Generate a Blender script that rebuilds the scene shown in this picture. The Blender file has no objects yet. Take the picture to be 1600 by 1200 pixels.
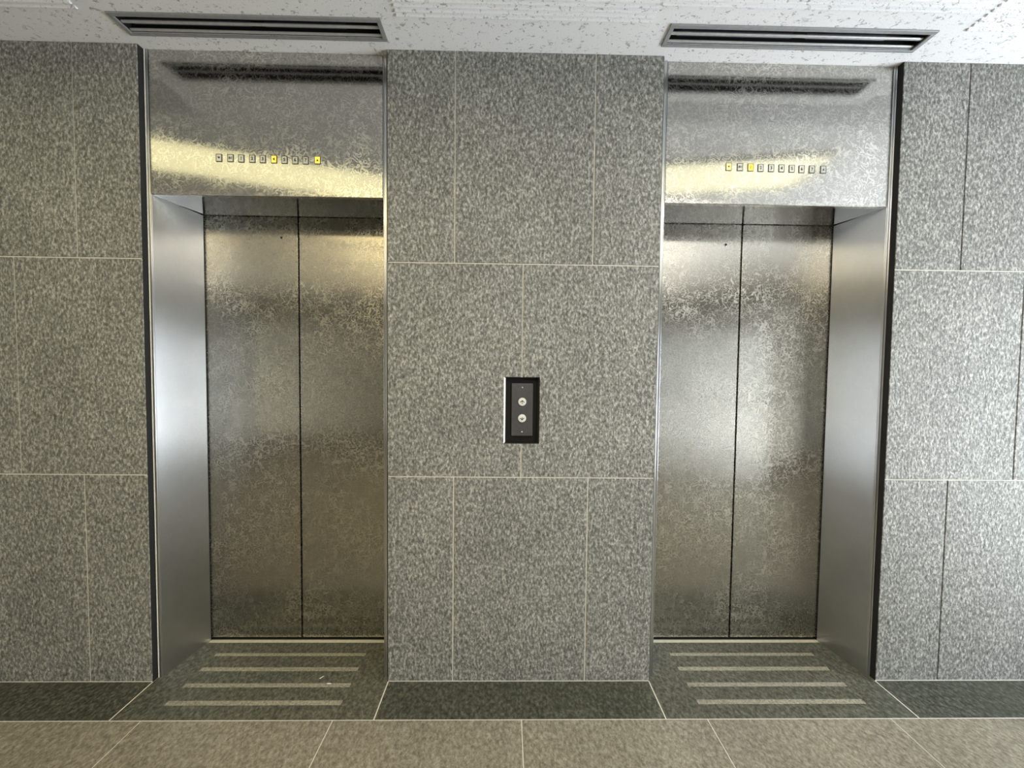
import bpy, bmesh, math, random
from mathutils import Vector, Matrix

scene = bpy.context.scene
COL = scene.collection
rnd = random.Random(4)

# ------------------------------------------------------------------ helpers
def new_mat(name):
    m = bpy.data.materials.new(name)
    m.use_nodes = True
    nt = m.node_tree
    for n in list(nt.nodes):
        nt.nodes.remove(n)
    out = nt.nodes.new('ShaderNodeOutputMaterial')
    b = nt.nodes.new('ShaderNodeBsdfPrincipled')
    nt.links.new(b.outputs[0], out.inputs[0])
    return m, nt, b

def N(nt, kind, **kw):
    n = nt.nodes.new('ShaderNode' + kind)
    for k, v in kw.items():
        setattr(n, k, v)
    return n

def L(nt, a, b):
    nt.links.new(a, b)

def coords(nt, scale=(1, 1, 1), rot=(0, 0, 0), loc=(0, 0, 0)):
    tc = N(nt, 'TexCoord')
    mp = N(nt, 'Mapping')
    mp.inputs['Scale'].default_value = scale
    mp.inputs['Rotation'].default_value = rot
    mp.inputs['Location'].default_value = loc
    L(nt, tc.outputs['Object'], mp.inputs['Vector'])
    return mp.outputs[0]

def noise(nt, vec, scale, detail=2, rough=.5, dist=0):
    n = N(nt, 'TexNoise')
    n.inputs['Scale'].default_value = scale
    n.inputs['Detail'].default_value = detail
    n.inputs['Roughness'].default_value = rough
    n.inputs['Distortion'].default_value = dist
    L(nt, vec, n.inputs['Vector'])
    return n.outputs['Fac']

def ramp(nt, fac, stops, interp='LINEAR'):
    r = N(nt, 'ValToRGB')
    r.color_ramp.interpolation = interp
    el = r.color_ramp.elements
    while len(el) < len(stops):
        el.new(.5)
    for e, (p, c) in zip(el, stops):
        e.position = p
        e.color = (*c, 1) if not isinstance(c, (int, float)) else (c, c, c, 1)
    L(nt, fac, r.inputs[0])
    return r.outputs[0]

def math_(nt, op, a, b=None, clamp=False):
    m = N(nt, 'Math', operation=op, use_clamp=clamp)
    for i, v in enumerate((a, b)):
        if v is None:
            continue
        if isinstance(v, (int, float)):
            m.inputs[i].default_value = v
        else:
            L(nt, v, m.inputs[i])
    return m.outputs[0]

def mixc(nt, fac, a, b, blend='MIX'):
    m = N(nt, 'Mix', data_type='RGBA', blend_type=blend)
    if isinstance(fac, (int, float)):
        m.inputs[0].default_value = fac
    else:
        L(nt, fac, m.inputs[0])
    for i, v in ((6, a), (7, b)):
        if isinstance(v, tuple):
            m.inputs[i].default_value = (*v, 1)
        else:
            L(nt, v, m.inputs[i])
    return m.outputs[2]

def bump(nt, b, h, strength, dist):
    n = N(nt, 'Bump')
    n.inputs['Strength'].default_value = strength
    n.inputs['Distance'].default_value = dist
    L(nt, h, n.inputs['Height'])
    L(nt, n.outputs[0], b.inputs['Normal'])

def plain(name, col, rough=.5, metal=0, emit=None, estr=0, coat=0):
    m, nt, b = new_mat(name)
    b.inputs['Base Color'].default_value = (*col, 1)
    b.inputs['Roughness'].default_value = rough
    b.inputs['Metallic'].default_value = metal
    b.inputs['Coat Weight'].default_value = coat
    if emit:
        b.inputs['Emission Color'].default_value = (*emit, 1)
        b.inputs['Emission Strength'].default_value = estr
    # faint uneven tone
    v = coords(nt)
    f = noise(nt, v, 60, 2)
    r = ramp(nt, f, [(.3, tuple(c * .92 for c in col)), (.7, tuple(min(1, c * 1.06) for c in col))])
    L(nt, r, b.inputs['Base Color'])
    return m

def granite(name, dark, mid, light, grain, bstr, bdist, rough=.6, stretch=(1, 1, .6), spec=.4, rot=(.62, .47, .85), cloud=.10):
    m, nt, b = new_mat(name)
    v = coords(nt, scale=stretch, rot=rot)
    g = noise(nt, v, grain, 3, .6, .15)
    c = ramp(nt, g, [(.30, dark), (.50, mid), (.70, light)])
    fine = noise(nt, v, grain * 2.6, 2, .6)
    fr = ramp(nt, fine, [(.35, .66), (.65, 1.24)])
    c = mixc(nt, .6, c, fr, 'MULTIPLY')
    big = noise(nt, coords(nt), 2.3, 3)
    br = ramp(nt, big, [(.3, 1 - cloud), (.7, 1 + cloud)])
    c = mixc(nt, 1, c, br, 'MULTIPLY')
    L(nt, c, b.inputs['Base Color'])
    b.inputs['Roughness'].default_value = rough
    b.inputs['Specular IOR Level'].default_value = spec
    h = math_(nt, 'ADD', noise(nt, v, grain * .55, 3, .55, .4), math_(nt, 'MULTIPLY', g, .6))
    bump(nt, b, h, bstr, bdist)
    return m

def steel(name, base, r0, r1, aniso, swirl, seed=0):
    m, nt, b = new_mat(name)
    b.inputs['Metallic'].default_value = 1
    v = coords(nt, loc=(seed, seed * .7, 0))
    patch = noise(nt, v, 3.2, 4, .6)
    pm = ramp(nt, patch, [(.32, .0), (.68, 1.)])
    n1 = noise(nt, v, 27, 1.2, .5, 1.2)
    ln = math_(nt, 'ABSOLUTE', math_(nt, 'SUBTRACT', n1, .5))
    lines = ramp(nt, ln, [(.006, 1.), (.040, .0)])
    n2 = noise(nt, coords(nt, loc=(3 + seed, 1, 5), rot=(.5, .3, .7)), 43, 1.2, .5, 1.1)
    ln2 = math_(nt, 'ABSOLUTE', math_(nt, 'SUBTRACT', n2, .5))
    lines2 = ramp(nt, ln2, [(.006, .85), (.040, .0)])
    lm = math_(nt, 'MAXIMUM', lines, lines2)
    lm = math_(nt, 'MULTIPLY', lm, math_(nt, 'ADD', math_(nt, 'MULTIPLY', pm, .75), .25))
    lm = math_(nt, 'MULTIPLY', lm, swirl, clamp=True)
    fine = noise(nt, coords(nt, scale=(6, 6, .25), loc=(seed, 0, 0)), 140, 2)
    rr = math_(nt, 'ADD', math_(nt, 'MULTIPLY', lm, r1 - r0), r0)
    rr = math_(nt, 'ADD', rr, math_(nt, 'MULTIPLY', math_(nt, 'SUBTRACT', fine, .5), .06))
    rr = math_(nt, 'ADD', rr, math_(nt, 'MULTIPLY', math_(nt, 'SUBTRACT', patch, .5), .05 * swirl), clamp=True)
    L(nt, rr, b.inputs['Roughness'])
    an = math_(nt, 'MULTIPLY', math_(nt, 'SUBTRACT', 1, lm), aniso)
    L(nt, an, b.inputs['Anisotropic'])
    tg = N(nt, 'Tangent', direction_type='UV_MAP')
    L(nt, tg.outputs[0], b.inputs['Tangent'])
    blot = noise(nt, coords(nt, loc=(seed * 2, 4, 1)), 5, 5, .65)
    dk = 1 - .24 * min(1, swirl)
    bl = ramp(nt, blot, [(.3, tuple(c * dk * .9 for c in base)), (.7, tuple(c * dk for c in base))])
    light = tuple(min(1, c * 1.42) for c in base)
    c = mixc(nt, math_(nt, 'MULTIPLY', lm, .9), bl, light)
    L(nt, c, b.inputs['Base Color'])
    bump(nt, b, math_(nt, 'ADD', math_(nt, 'MULTIPLY', lm, .5), noise(nt, v, 5, 1)), .05 * swirl + .01, .002)
    return m

# ------------------------------------------------------------------ materials
M = {}
M['granite_wall'] = granite('flamed grey granite', (.088, .091, .083), (.243, .245, .231), (.56, .555, .53), 112, .9, .004)
M['granite_back'] = granite('dark lobby granite', (.11, .11, .10), (.22, .215, .19), (.36, .35, .32), 90, .4, .003)
M['grout'] = plain('pale mortar', (.80, .78, .72), .85)
M['floor_tile'] = granite('beige granite paving', (.165, .148, .112), (.28, .253, .20), (.41, .375, .305), 85, .4, .002, .28, stretch=(1, .7, 1))
M['band'] = granite('dark green granite', (.021, .022, .015), (.070, .073, .055), (.155, .16, .125), 85, .4, .002, .42, stretch=(1, .7, 1))
M['pad'] = granite('green grey granite', (.035, .036, .026), (.100, .102, .080), (.19, .19, .15), 85, .4, .002, .42, stretch=(1, .7, 1))
M['strip'] = granite('pale anti slip inlay', (.20, .185, .14), (.34, .32, .255), (.46, .44, .36), 120, .3, .001, .6)
M['steel'] = steel('swirl finished stainless steel', (.60, .58, .525), .24, .36, 1.0, 1.0)
M['steel_head'] = steel('worn stainless header', (.62, .605, .565), .125, .25, .85, 1.0, 7)
M['steel_jamb'] = steel('brushed stainless steel', (.71, .715, .73), .30, .36, 1.0, .12, 3)
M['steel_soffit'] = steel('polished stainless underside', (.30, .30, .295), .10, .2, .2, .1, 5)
M['sill'] = plain('worn aluminium', (.74, .71, .58), .5, .25)
M['black'] = plain('matt black', (.008, .008, .008), .6)
M['rubber_and_shade'] = plain('black rubber', (.012, .012, .012), .7)  # door gasket, and shade painted black into joints and gaps
M['shaft'] = plain('dark shaft lining', (.02, .02, .02), .8)
M['plate'] = plain('charcoal anodised plate', (.17, .17, .19), .34, .8)
M['button'] = plain('white button plastic', (.82, .82, .79), .35)
M['button_ring'] = plain('grey button collar', (.16, .16, .16), .35, .6)
M['ink'] = plain('dark grey print', (.03, .03, .035), .5)
M['ink_amber'] = plain('brown print on lit lens', (.10, .04, .0), .5)
M['screw'] = plain('bright screw steel', (.7, .7, .7), .25, 1)
M['edge'] = plain('stone edge painted as lit', (.85, .85, .83), .55)  # light painted into one chamfer; also colours the white fleck
M['sealant'] = plain('cream sealant', (.86, .84, .76), .5)
M['lens'] = plain('pale grey lens', (.62, .62, .59), .2, .45)
M['lens_rim'] = plain('dark lens rim', (.09, .09, .08), .4)
M['lens_yellow'] = plain('lit yellow lens', (.9, .62, .12), .4, 0, (1, .62, .06), .62)
M['lens_orange'] = plain('lit pale orange lens', (.9, .66, .25), .4, 0, (1, .62, .20), .62)
M['vent_metal'] = plain('grey vent metal', (.33, .34, .355), .42, .2)
M['vent_white'] = plain('satin vent blade', (.50, .51, .52), .38, .3)
M['vent_blue'] = plain('dark blue deflector', (.04, .045, .075), .45, .2)
M['paint_white'] = plain('white enamel', (.8, .8, .78), .5)
M['frame_dark'] = plain('bronze window frame', (.05, .045, .04), .5, .4)
M['fill_cool'] = plain('white fill diffuser', (.9, .9, .9), .5, 0, (1, .95, .86), 4.2)  # diffuser of the added fill lamps
M['fill_warm'] = plain('bright warm fill diffuser', (.9, .9, .8), .5, 0, (1, .80, .40), 3.5)
M['lamp'] = plain('warm lamp diffuser', (.9, .9, .8), .5, 0, (1, .92, .53), .80)
M['lamp_right'] = plain('pale warm lamp diffuser', (.9, .9, .8), .5, 0, (1, .94, .62), .72)

def ceiling_mat():
    m, nt, b = new_mat('fissured acoustic tile')
    v = coords(nt, scale=(1, 1, 1))
    n1 = noise(nt, coords(nt, scale=(.55, 1, 1), rot=(.3, .2, .5)), 40, 2, .5, 1.4)
    l1 = ramp(nt, math_(nt, 'ABSOLUTE', math_(nt, 'SUBTRACT', n1, .5)), [(.010, 1.), (.035, .0)])
    gate = ramp(nt, noise(nt, v, 52, 1), [(.565, .0), (.61, 1.)])
    fis = math_(nt, 'MULTIPLY', l1, gate)
    dots = ramp(nt, noise(nt, v, 170, 1), [(.68, .0), (.73, 1.)])
    pit = math_(nt, 'MAXIMUM', fis, math_(nt, 'MULTIPLY', dots, .7))
    grain = noise(nt, v, 260, 3)
    base = ramp(nt, grain, [(.3, (.84, .85, .885)), (.7, (.91, .92, .955))])
    c = mixc(nt, math_(nt, 'MULTIPLY', pit, .66), base, (.18, .18, .18))
    L(nt, c, b.inputs['Base Color'])
    b.inputs['Roughness'].default_value = .9
    h = math_(nt, 'SUBTRACT', math_(nt, 'MULTIPLY', grain, .25), pit)
    bump(nt, b, h, .55, .002)
    return m
M['ceiling'] = ceiling_mat()

# ------------------------------------------------------------------ mesh tools
class MB:
    def __init__(s):
        s.bm = bmesh.new()
        s.mats = []
    def mi(s, mat):
        if mat not in s.mats:
            s.mats.append(mat)
        return s.mats.index(mat)
    def add(s, verts, faces, mat, bevel=0, seg=2, smooth=False):
        t = bmesh.new()
        vs = [t.verts.new(v) for v in verts]
        for f in faces:
            t.faces.new([vs[i] for i in f])
        bmesh.ops.recalc_face_normals(t, faces=t.faces)
        if bevel:
            bmesh.ops.bevel(t, geom=list(t.edges), offset=bevel, segments=seg, profile=.5, affect='EDGES', clamp_overlap=True)
        k = s.mi(mat)
        for f in t.faces:
            f.material_index = k
            f.smooth = smooth
        me = bpy.data.meshes.new('tmp')
        t.to_mesh(me); t.free()
        s.bm.from_mesh(me)
        bpy.data.meshes.remove(me)
    def box(s, x0, x1, y0, y1, z0, z1, mat, bevel=0, seg=2):
        v = [(x, y, z) for x in (x0, x1) for y in (y0, y1) for z in (z0, z1)]
        f = [(0, 1, 3, 2), (4, 6, 7, 5), (0, 4, 5, 1), (2, 3, 7, 6), (0, 2, 6, 4), (1, 5, 7, 3)]
        s.add(v, f, mat, bevel, seg)
    def prism(s, pts, a0, a1, mat, axis='z', bevel=0):
        def P(p, a):
            return (p[0], p[1], a) if axis == 'z' else ((a, p[0], p[1]) if axis == 'x' else (p[0], a, p[1]))
        n = len(pts)
        v = [P(p, a0) for p in pts] + [P(p, a1) for p in pts]
        f = [tuple(range(n)), tuple(range(2 * n - 1, n - 1, -1))] + [(i, (i + 1) % n, n + (i + 1) % n, n + i) for i in range(n)]
        s.add(v, f, mat, bevel)
    def lathe(s, cx, cz, prof, mat, n=40, smooth=True):
        """round part turned about the y axis; prof = [(radius, y), ...]"""
        v, f = [], []
        for r, y in prof:
            for i in range(n):
                a = 2 * math.pi * i / n
                v.append((cx + r * math.cos(a), y, cz + r * math.sin(a)))
        for k in range(len(prof) - 1):
            for i in range(n):
                j = (i + 1) % n
                f.append((k * n + i, k * n + j, (k + 1) * n + j, (k + 1) * n + i))
        f.append(tuple(range(n)))
        f.append(tuple(range((len(prof) - 1) * n, len(prof) * n)))
        s.add(v, f, mat, smooth=smooth)
    def build(s, name, parent=None, loc=None):
        me = bpy.data.meshes.new(name)
        uv = s.bm.loops.layers.uv.new('UVMap')
        s.bm.normal_update()
        for f in s.bm.faces:
            n = f.normal
            ax = max(range(3), key=lambda i: abs(n[i]))
            for l in f.loops:
                c = l.vert.co
                l[uv].uv = (c.x, c.z) if ax == 1 else ((c.y, c.z) if ax == 0 else (c.x, c.y))
        s.bm.to_mesh(me); s.bm.free()
        for m in s.mats:
            me.materials.append(m)
        o = bpy.data.objects.new(name, me)
        COL.objects.link(o)
        if parent:
            o.parent = parent
        if loc:
            o.location = loc
        return o

def tag(o, label, cat, group=None):
    o['label'] = label
    o['category'] = cat
    if group:
        o['group'] = group
    return o

def struct(o):
    o['kind'] = 'structure'
    return o

def thing(name, loc, label, cat, group=None):
    o = bpy.data.objects.new(name, None)
    o.empty_display_size = .1
    o.location = loc
    COL.objects.link(o)
    return tag(o, label, cat, group)

def text_mesh(name, body, size, mat, parent, loc):
    """flat lettering standing in the xz plane, facing -y"""
    cu = bpy.data.curves.new(name, 'FONT')
    cu.body = body
    cu.size = size
    cu.align_x = 'CENTER'
    cu.align_y = 'CENTER'
    cu.extrude = .0004
    cu.offset = size * .018
    t = bpy.data.objects.new('tmp_text', cu)
    COL.objects.link(t)
    dg = bpy.context.evaluated_depsgraph_get()
    me = bpy.data.meshes.new_from_object(t.evaluated_get(dg))
    bpy.data.objects.remove(t)
    bpy.data.curves.remove(cu)
    me.transform(Matrix.Rotation(math.radians(90), 4, 'X'))
    me.materials.clear()
    me.materials.append(mat)
    me.name = name
    o = bpy.data.objects.new(name, me)
    COL.objects.link(o)
    o.parent = parent
    o.location = loc
    return o

# ------------------------------------------------------------------ measured layout (metres)
CEIL = 2.70
XL, XR, YB = -5.6, 3.75, -4.6          # lobby extents
J = .0025                             # half joint
Z1, Z2 = .913, 1.828
ROWS = [(.005, Z1 - J), (Z1 + J, Z2 - J), (Z2 + J, CEIL)]
LIFT_L, LIFT_R = -1.050, 1.136        # centres of the two doorways
OPEN_L = (-1.558, -.535)
OPEN_R = (.620, 1.643)

# ------------------------------------------------------------------ stone front wall
def stone_wall(name, x0, x1, cuts, joints, hole=None, joint='grout'):
    mb = MB()
    g, w = M['granite_wall'], M['grout']
    for k, (z0, z1) in enumerate(ROWS):
        cs = sorted(c for c in cuts[k] if x0 < c < x1)
        edges = [x0] + [e for c in cs for e in (c - J, c + J)] + [x1]
        for i in range(0, len(edges), 2):
            a, b = edges[i], edges[i + 1]
            if hole and k == 1:
                hx0, hx1, hz0, hz1 = hole
                for (p, q, r, s_) in ((a, min(b, hx0), z0, z1), (max(a, hx1), b, z0, z1),
                                      (max(a, hx0), min(b, hx1), z0, hz0), (max(a, hx0), min(b, hx1), hz1, z1)):
                    if q - p > 1e-4:
                        mb.box(p, q, 0, .05, r, s_, g)
            else:
                mb.box(a, b, 0, .05, z0, z1, g, .0012, 1)
        for c in cs:
            for (r, s_) in (((z0, hole[2]), (hole[3], z1)) if hole and k == 1 else ((z0, z1),)):
                mb.box(c - J, c + J, .003 if joint == 'grout' else .004, .05, r, s_, M[joint])
    for z in (Z1, Z2):
        mb.box(x0 + .001, x1 - .001, .003, .05, z - J, z + J, w)
    mb.box(x0 + .001, x1 - .001, .002, .05, 0, .005, w)
    for x in joints:
        mb.box(x - .0012, x + .0012, .0025, .05, 0, CEIL, M['rubber_and_shade'])  # black layer painting the shadow gap onto the stone return
    if hole:
        hx0, hx1, hz0, hz1 = hole
        mb.box(x0, hx0, .05, .30, 0, CEIL, M['shaft'])
        mb.box(hx1, x1, .05, .30, 0, CEIL, M['shaft'])
        mb.box(hx0, hx1, .05, .30, 0, hz0, M['shaft'])
        mb.box(hx0, hx1, .05, .30, hz1, CEIL, M['shaft'])
    else:
        mb.box(x0, x1, .05, .30, 0, CEIL, M['shaft'])
    return struct(mb.build(name))

HOLE = (-.0385, .1165, 1.060, 1.348)
run = lambda a, s: [a + s * .588 * i for i in range(12)]
stone_wall('wall_left', XL, OPEN_L[0], [run(-1.824, -1), run(-2.086, -1), run(-1.823, -1)][::-1], [OPEN_L[0]])
stone_wall('wall_center', OPEN_L[1], OPEN_R[0], [[-.2515, .3322], [.0387], [-.2525, .3353]], [OPEN_L[1], OPEN_R[0]], HOLE)
stone_wall('wall_right', OPEN_R[1], XR, [run(1.9244, 1), run(2.2165, 1), run(1.9306, 1)], [OPEN_R[1]], joint='rubber_and_shade')  # shade in the upright joints painted black instead of mortar

# ------------------------------------------------------------------ floor
YF = -.182                            # front edge of the dark band
mb = MB()
mb.box(XL, XR, YB, .42, -.08, -.006, M['grout'])
xs = [.045 + .7395 * i for i in range(-9, 6)]
xs = [XL] + [x for x in xs if XL + .1 < x < XR - .1] + [XR]
ys = [YF - .002]
while ys[-1] > YB + .2:
    ys.append(max(YB, ys[-1] - .74))
for i in range(len(xs) - 1):
    for k in range(len(ys) - 1):
        mb.box(xs[i] + .0018, xs[i + 1] - .0018, ys[k + 1] + .0018, ys[k] - .0018, -.006, 0, M['floor_tile'])
# mortar in the joints, a touch below the stone
for x in xs[1:-1]:
    mb.box(x - .0018, x + .0018, YB, YF - .0038, -.006, -.0008, M['grout'])
for y in ys[1:-1]:
    mb.box(XL, XR, y - .0018, y + .0018, -.006, -.001, M['grout'])
mb.box(XL, XR, YF - .0038, YF, -.006, -.0004, M['grout'])
for x in (OPEN_L[0], OPEN_L[1], OPEN_R[0], OPEN_R[1]):
    mb.box(x - .0025, x + .0025, YF, .05, -.006, -.0004, M['grout'])
struct(mb.build('floor'))

for n, (a, b) in enumerate(((XL, OPEN_L[0] - .0025), (OPEN_L[1] + .0025, OPEN_R[0] - .0025), (OPEN_R[1] + .0025, XR)), 1):
    mb = MB()
    mb.box(a, b, YF, .002, -.006, 0, M['band'])
    struct(mb.build('trim_%d' % n))

def threshold(cx, x0, x1, strip_x, label):
    t = thing('threshold_slab', (cx, 0, 0), label, 'floor slab', 'threshold slabs before the elevators')
    mb = MB()
    mb.box(x0 - cx + .0025, x1 - cx - .0025, YF, .244, -.006, 0, M['pad'])
    mb.build('slab', t)
    for y0, y1 in ((.154, .172), (.062, .084), (-.027, -.006), (-.116, -.094)):
        mb = MB()
        mb.box(strip_x[0] - cx, strip_x[1] - cx, y0, y1, -.002, .0008, M['strip'], .0004, 1)
        mb.build('anti_slip_strip', t)
    return t

tl = threshold(LIFT_L, *OPEN_L, (-1.407, -.693), 'dark green granite threshold slab with four pale strips before the left elevator')
mb = MB()  # two flat white marks on the slab
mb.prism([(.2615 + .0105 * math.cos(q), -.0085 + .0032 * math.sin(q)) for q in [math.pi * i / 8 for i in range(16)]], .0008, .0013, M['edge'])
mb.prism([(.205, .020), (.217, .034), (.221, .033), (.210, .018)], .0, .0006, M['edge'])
pf = mb.build('white_fleck', tl)
pf['label'] = 'small white fleck'
threshold(LIFT_R, *OPEN_R, (.784, 1.490), 'dark green granite threshold slab with four pale strips before the right elevator')

# ------------------------------------------------------------------ elevators
YE = .026                             # face of the steel surround behind the stone face
HW, HI, HB = .5055, .4895, .452       # outer, inner front and inner back half widths
ZL = 2.104                            # underside of the header
GLYPHS = ['\u25bc', 'B1', '1', '2', '3', '4', '5', '6', '7', '\u25b2']

def elevator(cx, ind_x, ind_z, lit, label, hw0, hw1, seal=False):
    t = thing('elevator', (cx, YE, 0), label, 'elevator', 'elevators in the stone wall')
    # jambs: narrow front strip up to the ceiling, splayed reveal up to the header
    for s, hw in ((-1, hw0), (1, hw1)):
        mb = MB()
        a, b = sorted((s * hw, s * (HI + .001)))
        mb.box(a, b, .0012, .022, 0, CEIL, M['steel_jamb'])
        for xb in (s * (hw - .0022), s * (HI + .0024)):
            arc = [(xb + .0022 * math.cos(q), .0014 - .0022 * math.sin(q)) for q in [math.pi * i / 8 for i in range(9)]]
            sealed = seal and s < 0 and abs(xb) > HI + .006
            mb.prism(arc + [(xb - .0022, .004), (xb + .0022, .004)], 0, CEIL, M['sealant'] if sealed else M['steel_jamb'])
        pts = [(s * (HI + .004), .003), (s * HI, .006), (s * HB, .234), (s * (HB + .018), .234), (s * (HI + .012), .022)]
        mb.prism(pts, 0, ZL + .004, M['steel_jamb'])
        a, b = sorted((s * (HB + .0012), s * (HB + .018)))
        mb.box(a, b, .234, .2412, 0, ZL + .004, M['rubber_and_shade'])  # black strip standing in for the shaded gap beside the door
        mb.build('jamb', t)
    # header panel with a rolled lower edge
    mb = MB()
    mb.box(-HI + .0015, HI - .0015, .0015, .022, ZL, CEIL, M['steel_head'], .0028, 3)
    head = mb.build('header_panel', t)
    # underside of the doorway
    mb = MB()
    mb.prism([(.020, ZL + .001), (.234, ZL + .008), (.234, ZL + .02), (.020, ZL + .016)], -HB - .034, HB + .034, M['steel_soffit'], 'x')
    mb.box(-HB - .015, HB + .015, .234, .2412, ZL + .0092, ZL + .02, M['rubber_and_shade'])  # same painted gap shade above the door
    mb.build('soffit', t)
    # landing doors
    for s in (-1, 1):
        mb = MB()
        a, b = sorted((s * .0042, s * (HB + .03)))
        mb.box(a, b, .242, .272, .012, 2.16, M['steel'], .0012, 2)
        d = mb.build('door_panel', t)
        if s < 0:
            mb = MB()
            mb.lathe(-.081, 2.009, [(.0001, .2405), (.0045, .2405), (.0050, .2412), (.0082, .2414), (.0085, .2425)], M['screw'], 24)
            mb.lathe(-.081, 2.009, [(.0001, .2398), (.0046, .2399), (.0047, .2412)], M['black'], 20)
            mb.build('key_hole', d)
    mb = MB()
    mb.box(-.03, .03, .2725, .285, .012, 2.16, M['rubber_and_shade'])
    mb.build('door_gasket', t)
    mb = MB()
    mb.box(-.4515, .4515, .2185, .2385, -.006, .0012, M['sill'], .0006, 1)
    mb.box(-.50, .50, .240, .29, -.006, -.001, M['shaft'])
    mb.build('sill', t)
    # row of floor indicators on the header
    for k, g in enumerate(GLYPHS):
        x, z = ind_x[k], ind_z[k]
        face = M[lit.get(k, 'lens')]
        mb = MB()
        w, h, e = .0122, .0158, .0019
        mb.box(x - w, x + w, -.0012, .002, z + h - e, z + h, M['lens_rim'])
        mb.box(x - w, x + w, -.0012, .002, z - h, z - h + e, M['lens_rim'])
        mb.box(x - w, x - w + e, -.0012, .002, z - h + e, z + h - e, M['lens_rim'])
        mb.box(x + w - e, x + w, -.0012, .002, z - h + e, z + h - e, M['lens_rim'])
        mb.box(x - w + e, x + w - e, -.0004, .002, z - h + e, z + h - e, face)
        o = mb.build('floor_indicator', t)
        if k in lit:
            o['label'] = 'lit amber indicator'
        ink = M['ink_amber'] if k in lit else M['ink']
        if k in (0, 9):
            d = 1 if k == 9 else -1
            mb = MB()
            mb.prism([(x - .0052, z - d * .0045), (x + .0052, z - d * .0045), (x, z + d * .0050)], -.0012, -.0003, ink, 'y')
            mb.build('arrow', o)
        else:
            text_mesh('numeral', g, .0135 if k == 1 else .0185, ink, o, (x, -.0008, z))
    return t

IL = [-.201, -.153, -.108, -.062, -.018, .029, .073, .118, .162, .212]
ZLi = [2.260, 2.260, 2.259, 2.259, 2.258, 2.258, 2.257, 2.256, 2.256, 2.258]
IR = [-.215, -.166, -.120, -.076, -.030, .015, .060, .103, .148, .198]
ZRi = [2.263, 2.263, 2.262, 2.261, 2.261, 2.261, 2.260, 2.259, 2.259, 2.259]
elevator(LIFT_L, IL, ZLi, {5: 'lens_yellow', 9: 'lens_yellow'},
         'left stainless steel elevator doorway with floor 4 and the up arrow lit', HW, HW, True)
elevator(LIFT_R, IR, ZRi, {0: 'lens_orange', 2: 'lens_yellow'},
         'right stainless steel elevator doorway with floor 1 and the down arrow lit', HW, HW)

# dark shaft behind each doorway
for n, (a, b) in enumerate((OPEN_L, OPEN_R), 1):
    mb = MB()
    mb.box(a - .2, b + .2, .36, .42, -.006, CEIL + .1, M['shaft'])
    struct(mb.build('wall_shaft' if n == 1 else 'wall_shaft.001'))

# ------------------------------------------------------------------ call panel
cp = thing('call_panel', (.039, 0, 1.204), 'black recessed call panel with round up and down buttons on the middle stone pier', 'call panel')
hx, hz = .0775, .144
mb = MB()
c = .0075
o_ = [(-hx, 0, -hz), (hx, 0, -hz), (hx, 0, hz), (-hx, 0, hz)]
i_ = [(-hx + c, c, -hz + c * .6), (hx - c, c, -hz + c * .6), (hx - c, c, hz - c * .6), (-hx + c, c, hz - c * .6)]
mb.add(o_ + i_, [(3, 0, 4, 7)], M['edge'])  # left chamfer painted pale, as if lit from the right
bz = mb.build('bezel', cp)
bz['label'] = 'stone edge with its lit side painted pale'
mb = MB()
ix, iz = hx - c, hz - c * .6
mb.box(-ix, ix, .040, .049, -iz, iz, M['black'])
mb.add(o_ + i_, [(0, 1, 5, 4), (1, 2, 6, 5), (2, 3, 7, 6)], M['black'])  # remaining chamfers of the same stone painted black for shade
mb.box(-hx + .001, -ix, c, .049, -hz + .001, hz - .001, M['black'])
mb.box(ix, hx - .001, c, .049, -hz + .001, hz - .001, M['black'])
mb.box(-ix, ix, c, .049, -hz + .001, -iz, M['black'])
mb.box(-ix, ix, c, .049, iz, hz - .001, M['black'])
mb.build('back_box', cp)
mb = MB()
mb.box(-.0430, .0490, .018, .040, -.113, .115, M['plate'], .0015, 2)
mb.build('face_plate', cp)
for z, up in ((.036, 1), (-.036, -1)):
    x0 = .003
    mb = MB()
    mb.lathe(x0, z, [(.0001, .0140), (.0150, .0140), (.0172, .0150), (.0178, .0180)], M['button'], 48)
    mb.lathe(x0, z, [(.0205, .0172), (.0205, .0185)], M['button_ring'], 48)
    b = mb.build('call_button', cp)
    mb = MB()
    y0, y1 = .0134, .0142
    for s in (-1, 1):
        mb.prism([(x0, z + up * .0078), (x0 + s * .0094, z - up * .0002), (x0 + s * .0080, z - up * .0036), (x0, z + up * .0036)], y0, y1, M['ink'], 'y')
    mb.box(x0 - .0013, x0 + .0013, y0, y1, z - .0085, z + .0060, M['ink'])
    mb.build('arrow', b)
for z in (.098, -.096):
    mb = MB()
    mb.lathe(.003, z, [(.0001, .0160), (.0028, .0164), (.0040, .0180)], M['screw'], 20)
    mb.box(.003 - .0032, .003 + .0032, .0157, .0168, z - .0005, z + .0005, M['black'])
    mb.build('screw', cp)

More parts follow.
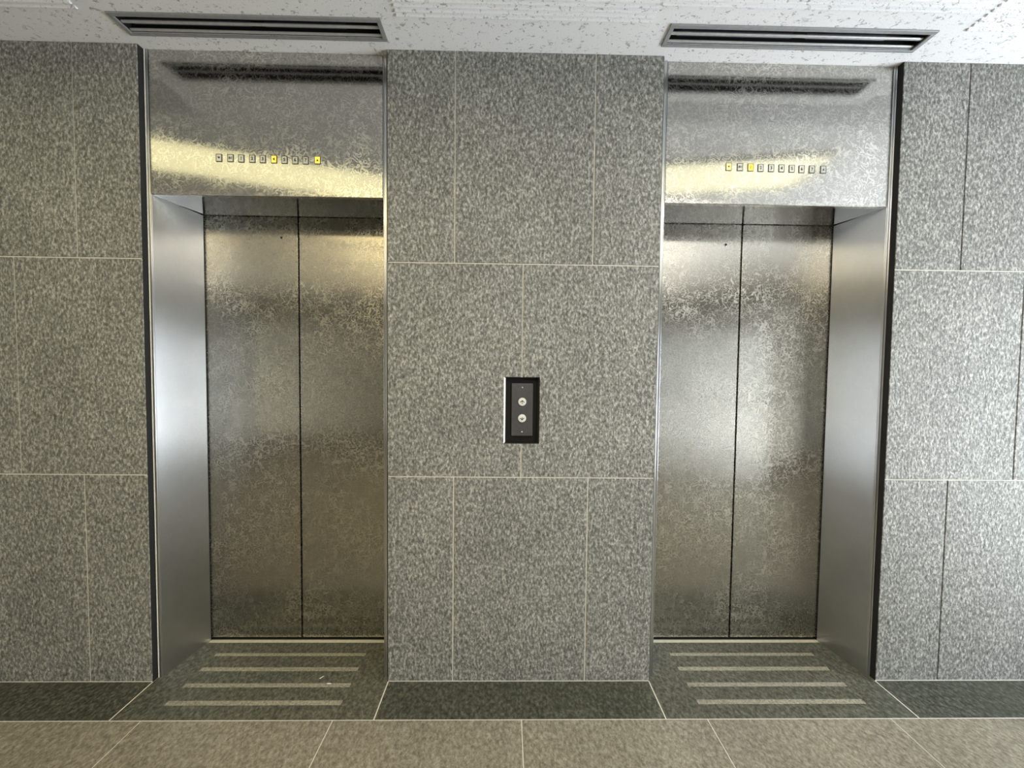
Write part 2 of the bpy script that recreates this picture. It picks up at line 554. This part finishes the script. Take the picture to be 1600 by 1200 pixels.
# ------------------------------------------------------------------ ceiling
VENTS = [(-1.541, -.518, -.143, -.042), (.585, 1.622, -.150, -.049)]
mb = MB()
cm = M['ceiling']
H0, H1 = CEIL, CEIL + .05
vy0, vy1 = -.14, -.055
holes = [(v[0] + .014, v[1] - .014, v[2] + .012, v[3] - .012) for v in VENTS]
ya, yb = min(h[2] for h in holes), max(h[3] for h in holes)
mb.box(XL, XR, YB, ya, H0, H1, cm)
mb.box(XL, XR, yb, .36, H0, H1, cm)
mb.box(XL, holes[0][0], ya, yb, H0, H1, cm)
mb.box(holes[0][1], holes[1][0], ya, yb, H0, H1, cm)
mb.box(holes[1][1], XR, ya, yb, H0, H1, cm)
for h in holes:
    if h[2] > ya + 1e-5:
        mb.box(h[0], h[1], ya, h[2], H0, H1, cm)
    if h[3] < yb - 1e-5:
        mb.box(h[0], h[1], h[3], yb, H0, H1, cm)
# raised ribs on the tile fields
def ribs(x0, x1, ys_, n, pitch=.0195):
    for k in range(n):
        y = ys_ - pitch * k
        prof = [(y - .0062, H0 + .0005)] + [(y - .0062 * math.cos(a), H0 - .0075 * math.sin(a)) for a in [math.pi * i / 8 for i in range(1, 8)]] + [(y + .0062, H0 + .0005)]
        mb.prism(prof, x0, x1, cm, 'x')
ribs(XL, -1.628, -.157, 12)
ribs(-.452, .509, -.157, 12)
ribs(1.720, XR, -.157, 12)
ribs(.520, 1.700, -.226, 8)
struct(mb.build('ceiling'))

def vent(v, label):
    x0, x1, y0, y1 = v
    cx, cy = (x0 + x1) / 2, (y0 + y1) / 2
    t = thing('ceiling_vent', (cx, cy, CEIL), label, 'vent', 'linear air vents in the ceiling')
    a, b = (x1 - x0) / 2, (y1 - y0) / 2
    z0 = -.0065
    vm = M['vent_metal']
    f0, f1 = .016, .011                 # frame widths, lobby side and wall side
    mb = MB()
    mb.box(-a, a, -b, -b + f0, z0, 0, vm, .001, 1)
    mb.box(-a, a, b - f1, b, z0, 0, vm, .001, 1)
    mb.box(-a, -a + .017, -b + f0, b - f1, z0, 0, vm, .001, 1)
    mb.box(a - .017, a, -b + f0, b - f1, z0, 0, vm, .001, 1)
    mb.build('frame', t)
    mb = MB()
    ia, ib0, ib1 = a - .0142, -b + .0122, b - .0122
    mb.box(-ia, ia, ib0, ib1, .045, .048, M['black'])
    mb.box(-ia, ia, ib0, ib0 + .002, 0, .045, M['black'])
    mb.box(-ia, ia, ib1 - .002, ib1, 0, .045, M['black'])
    mb.box(-ia, -ia + .002, ib0, ib1, 0, .045, M['black'])
    mb.box(ia - .002, ia, ib0, ib1, 0, .045, M['black'])
    mb.build('plenum', t)
    # flat blades with the dark deflectors up inside the slots
    for p, q in ((.042, .052), (.078, .0900)):
        mb = MB()
        y = -b + p
        w = q - p
        mb.prism([(y, .0035), (y + w * .3, .0012), (y + w, .0012), (y + w, .007), (y, .007)], -ia + .003, ia - .003, M['vent_white'], 'x', .0006)
        mb.build('blade', t)
    for y in (-b + .019, -b + .054):
        for (p, q) in ((-.93, -.02), (.09, .72)):
            mb = MB()
            mb.prism([(y, .022), (y + .012, .010), (y + .014, .013), (y + .002, .026)], p * ia, q * ia, M['vent_blue'], 'x')
            mb.build('deflector', t)
    return t
vent(VENTS[0], 'grey linear slot vent in the ceiling above the left elevator')
vent(VENTS[1], 'grey linear slot vent in the ceiling above the right elevator')

# ------------------------------------------------------------------ rest of the lobby behind the camera
def glass(name, tint):
    m = bpy.data.materials.new(name)
    m.use_nodes = True
    nt = m.node_tree
    nt.nodes.clear()
    out = N(nt, 'OutputMaterial')
    t = N(nt, 'BsdfTransparent')
    t.inputs[0].default_value = (*tint, 1)
    g = N(nt, 'BsdfGlossy')
    g.inputs['Roughness'].default_value = .02
    mx = N(nt, 'MixShader')
    mx.inputs[0].default_value = .05
    L(nt, t.outputs[0], mx.inputs[1])
    L(nt, g.outputs[0], mx.inputs[2])
    L(nt, mx.outputs[0], out.inputs[0])
    return m
CLEAR = glass('clear pane', (.95, .97, .97))
TINT = glass('tinted pane', (.205, .205, .205))
PALE = glass('pale tinted pane', (.35, .33, .27))
TINT_DARK = glass('dark tinted pane', (.22, .215, .20))
TINT_MID = glass('mid tinted pane', (.33, .325, .31))

def opening(name, axis, pos, a, b, z0, z1, pane, n):
    """glazed opening in a wall plane: bronze bars and one sheet of glass"""
    mb = MB()
    def bar(p, q, r, s_, d, mat):
        if axis == 'x':
            mb.box(pos - d, pos + d, p, q, r, s_, mat)
        else:
            mb.box(p, q, pos - d, pos + d, r, s_, mat)
    for i in range(n + 1):
        y = a + .02 + (b - a - .04) * i / n
        bar(y - .02, y + .02, z0, z1, .025, M['frame_dark'])
    for z in (z0 + .02, 1.02, z1 - .02):
        bar(a, b, z - .018, z + .018, .022, M['frame_dark'])
    bar(a + .01, b - .01, z0 + .01, z1 - .01, .003, pane)
    struct(mb.build(name))

PORT = []
def wall_x(name, x0, x1, ops, mat):
    mb = MB()
    y = YB
    for a, b, c_, d, pane, n, win in ops:
        mb.box(x0, x1, y, a, 0, CEIL, mat)
        if c_ > 0:
            mb.box(x0, x1, a, b, 0, c_, mat)
        mb.box(x0, x1, a, b, d, CEIL, mat)
        opening(win, 'x', (x0 + x1) / 2, a, b, c_, d, pane, n)
        y = b
    mb.box(x0, x1, y, -.001, 0, CEIL, mat)
    struct(mb.build(name))

OPR = [(-4.3, -2.05, .12, 2.40, TINT_MID, 2, 'window_2'), (-1.95, -.14, .02, 1.90, CLEAR, 2, 'window_1')]
OPL = [(-4.35, -1.6, .12, 2.35, PALE, 2, 'window_3')]
wall_x('wall_end_right', XR, XR + .15, OPR, M['granite_back'])
wall_x('wall_end_left', XL - .15, XL, OPL, M['granite_back'])
BW = [(-5.3, -3.75, .10, 2.15, TINT_DARK, 2, 'window_4'), (1.30, 3.45, .10, 2.15, TINT, 2, 'window_5')]
mb = MB()
x = XL
for a, b, c_, d, pane, n, win in BW:
    mb.box(x, a, YB - .15, YB, 0, CEIL, M['granite_back'])
    mb.box(a, b, YB - .15, YB, 0, c_, M['granite_back'])
    mb.box(a, b, YB - .15, YB, d, CEIL, M['granite_back'])
    opening(win, 'y', YB - .075, a, b, c_, d, pane, n)
    x = b
mb.box(x, XR, YB - .15, YB, 0, CEIL, M['granite_back'])
struct(mb.build('wall_back'))

# ceiling lamps (the first two show as yellow bands mirrored in the headers)
def lamp(x, y, length, width, rz, label, mat='lamp', group='linear ceiling lights over the doors'):
    t = thing('ceiling_light', (x, y, CEIL), label, 'ceiling light', group)
    t.rotation_euler = (0, 0, rz)
    a, b = length / 2, width / 2
    mb = MB()
    for (p, q, r, s_) in ((-a, a, -b, -b + .015), (-a, a, b - .015, b), (-a, -a + .015, -b, b), (a - .015, a, -b, b)):
        mb.box(p, q, r, s_, -.03, 0, M['paint_white'])
    mb.build('housing', t)
    mb = MB()
    mb.box(-a + .015, a - .015, -b + .015, b - .015, -.018, -.012, M[mat])
    mb.build('diffuser', t)
lamp(-1.56, -.95, 2.4, .47, math.radians(-18), 'linear ceiling light mirrored in the left elevator header')
lamp(1.20, -.92, 1.5, .44, math.radians(8.4), 'linear ceiling light mirrored in the right elevator header', 'lamp_right')
for y in (-1.6, -2.4, -3.2, -4.0):  # fill lamps added out of view to brighten pier and floor
    for x in (-.85, .95):
        lamp(x, y, 1.5, .34, 0, 'added unseen fill light on the lobby ceiling', 'fill_warm' if x < 0 else 'fill_cool', 'added lobby fill lights')

# ------------------------------------------------------------------ daylight
w = bpy.data.worlds.new('World')
scene.world = w
w.use_nodes = True
nt = w.node_tree
bg = nt.nodes['Background']
bg.inputs[0].default_value = (.90, .96, 1.0, 1)
bg.inputs[1].default_value = 7.6
# sky above, sunlit paving below the horizon
tcw = N(nt, 'TexCoord')
sx = N(nt, 'SeparateXYZ')
L(nt, tcw.outputs['Generated'], sx.inputs[0])
hz = math_(nt, 'ADD', math_(nt, 'MULTIPLY', sx.outputs[2], .5), .5)
L(nt, ramp(nt, hz, [(.44, (1.25, 1.29, 1.34)), (.53, (.72, .76, .81))]), bg.inputs[0])

def portal(name, loc, rot, sx, sy):
    li = bpy.data.lights.new(name, 'AREA')
    li.shape = 'RECTANGLE'
    li.size, li.size_y = sx, sy
    li.cycles.is_portal = True
    o = bpy.data.objects.new(name, li)
    o.location = loc
    o.rotation_euler = rot
    COL.objects.link(o)
H_ = math.pi / 2
for ops, px, rz in ((OPR, XR + .16, H_), (OPL, XL - .16, -H_)):
    for a, b, c_, d, *_ in ops:
        portal('daylight_opening', (px, (a + b) / 2, (c_ + d) / 2), (H_, 0, rz), b - a, d - c_)
for a, b, c_, d, *_ in BW:
    portal('daylight_opening', ((a + b) / 2, YB - .16, (c_ + d) / 2), (H_, 0, 0), b - a, d - c_)

# ------------------------------------------------------------------ camera (fitted to the photograph)
cx, D, cz, yaw, pit, rol, f = -.0291, 1.648, 1.3787, .0155, -.0369, .0108, 600.0
fw = Vector((math.sin(yaw) * math.cos(pit), math.cos(yaw) * math.cos(pit), math.sin(pit)))
rt = Vector((math.cos(yaw), -math.sin(yaw), 0))
up = rt.cross(fw)
r2 = math.cos(rol) * rt + math.sin(rol) * up
u2 = -math.sin(rol) * rt + math.cos(rol) * up
cam = bpy.data.cameras.new('camera')
cam.sensor_width = 36
cam.lens = f / 1600 * 36
cam.clip_start = .02
co = bpy.data.objects.new('camera', cam)
COL.objects.link(co)
mt = Matrix((r2, u2, -fw)).transposed().to_4x4()
mt.translation = (cx, -D, cz)
co.matrix_world = mt
scene.camera = co

vs = scene.view_settings
vs.view_transform = 'Standard'
vs.look = 'None'
vs.gamma = 1
vs.use_curve_mapping = False
vs.exposure = 1.0
scene.cycles.use_denoising = True
scene.cycles.max_bounces = 10
scene.cycles.glossy_bounces = 6
scene.cycles.sample_clamp_indirect = 6
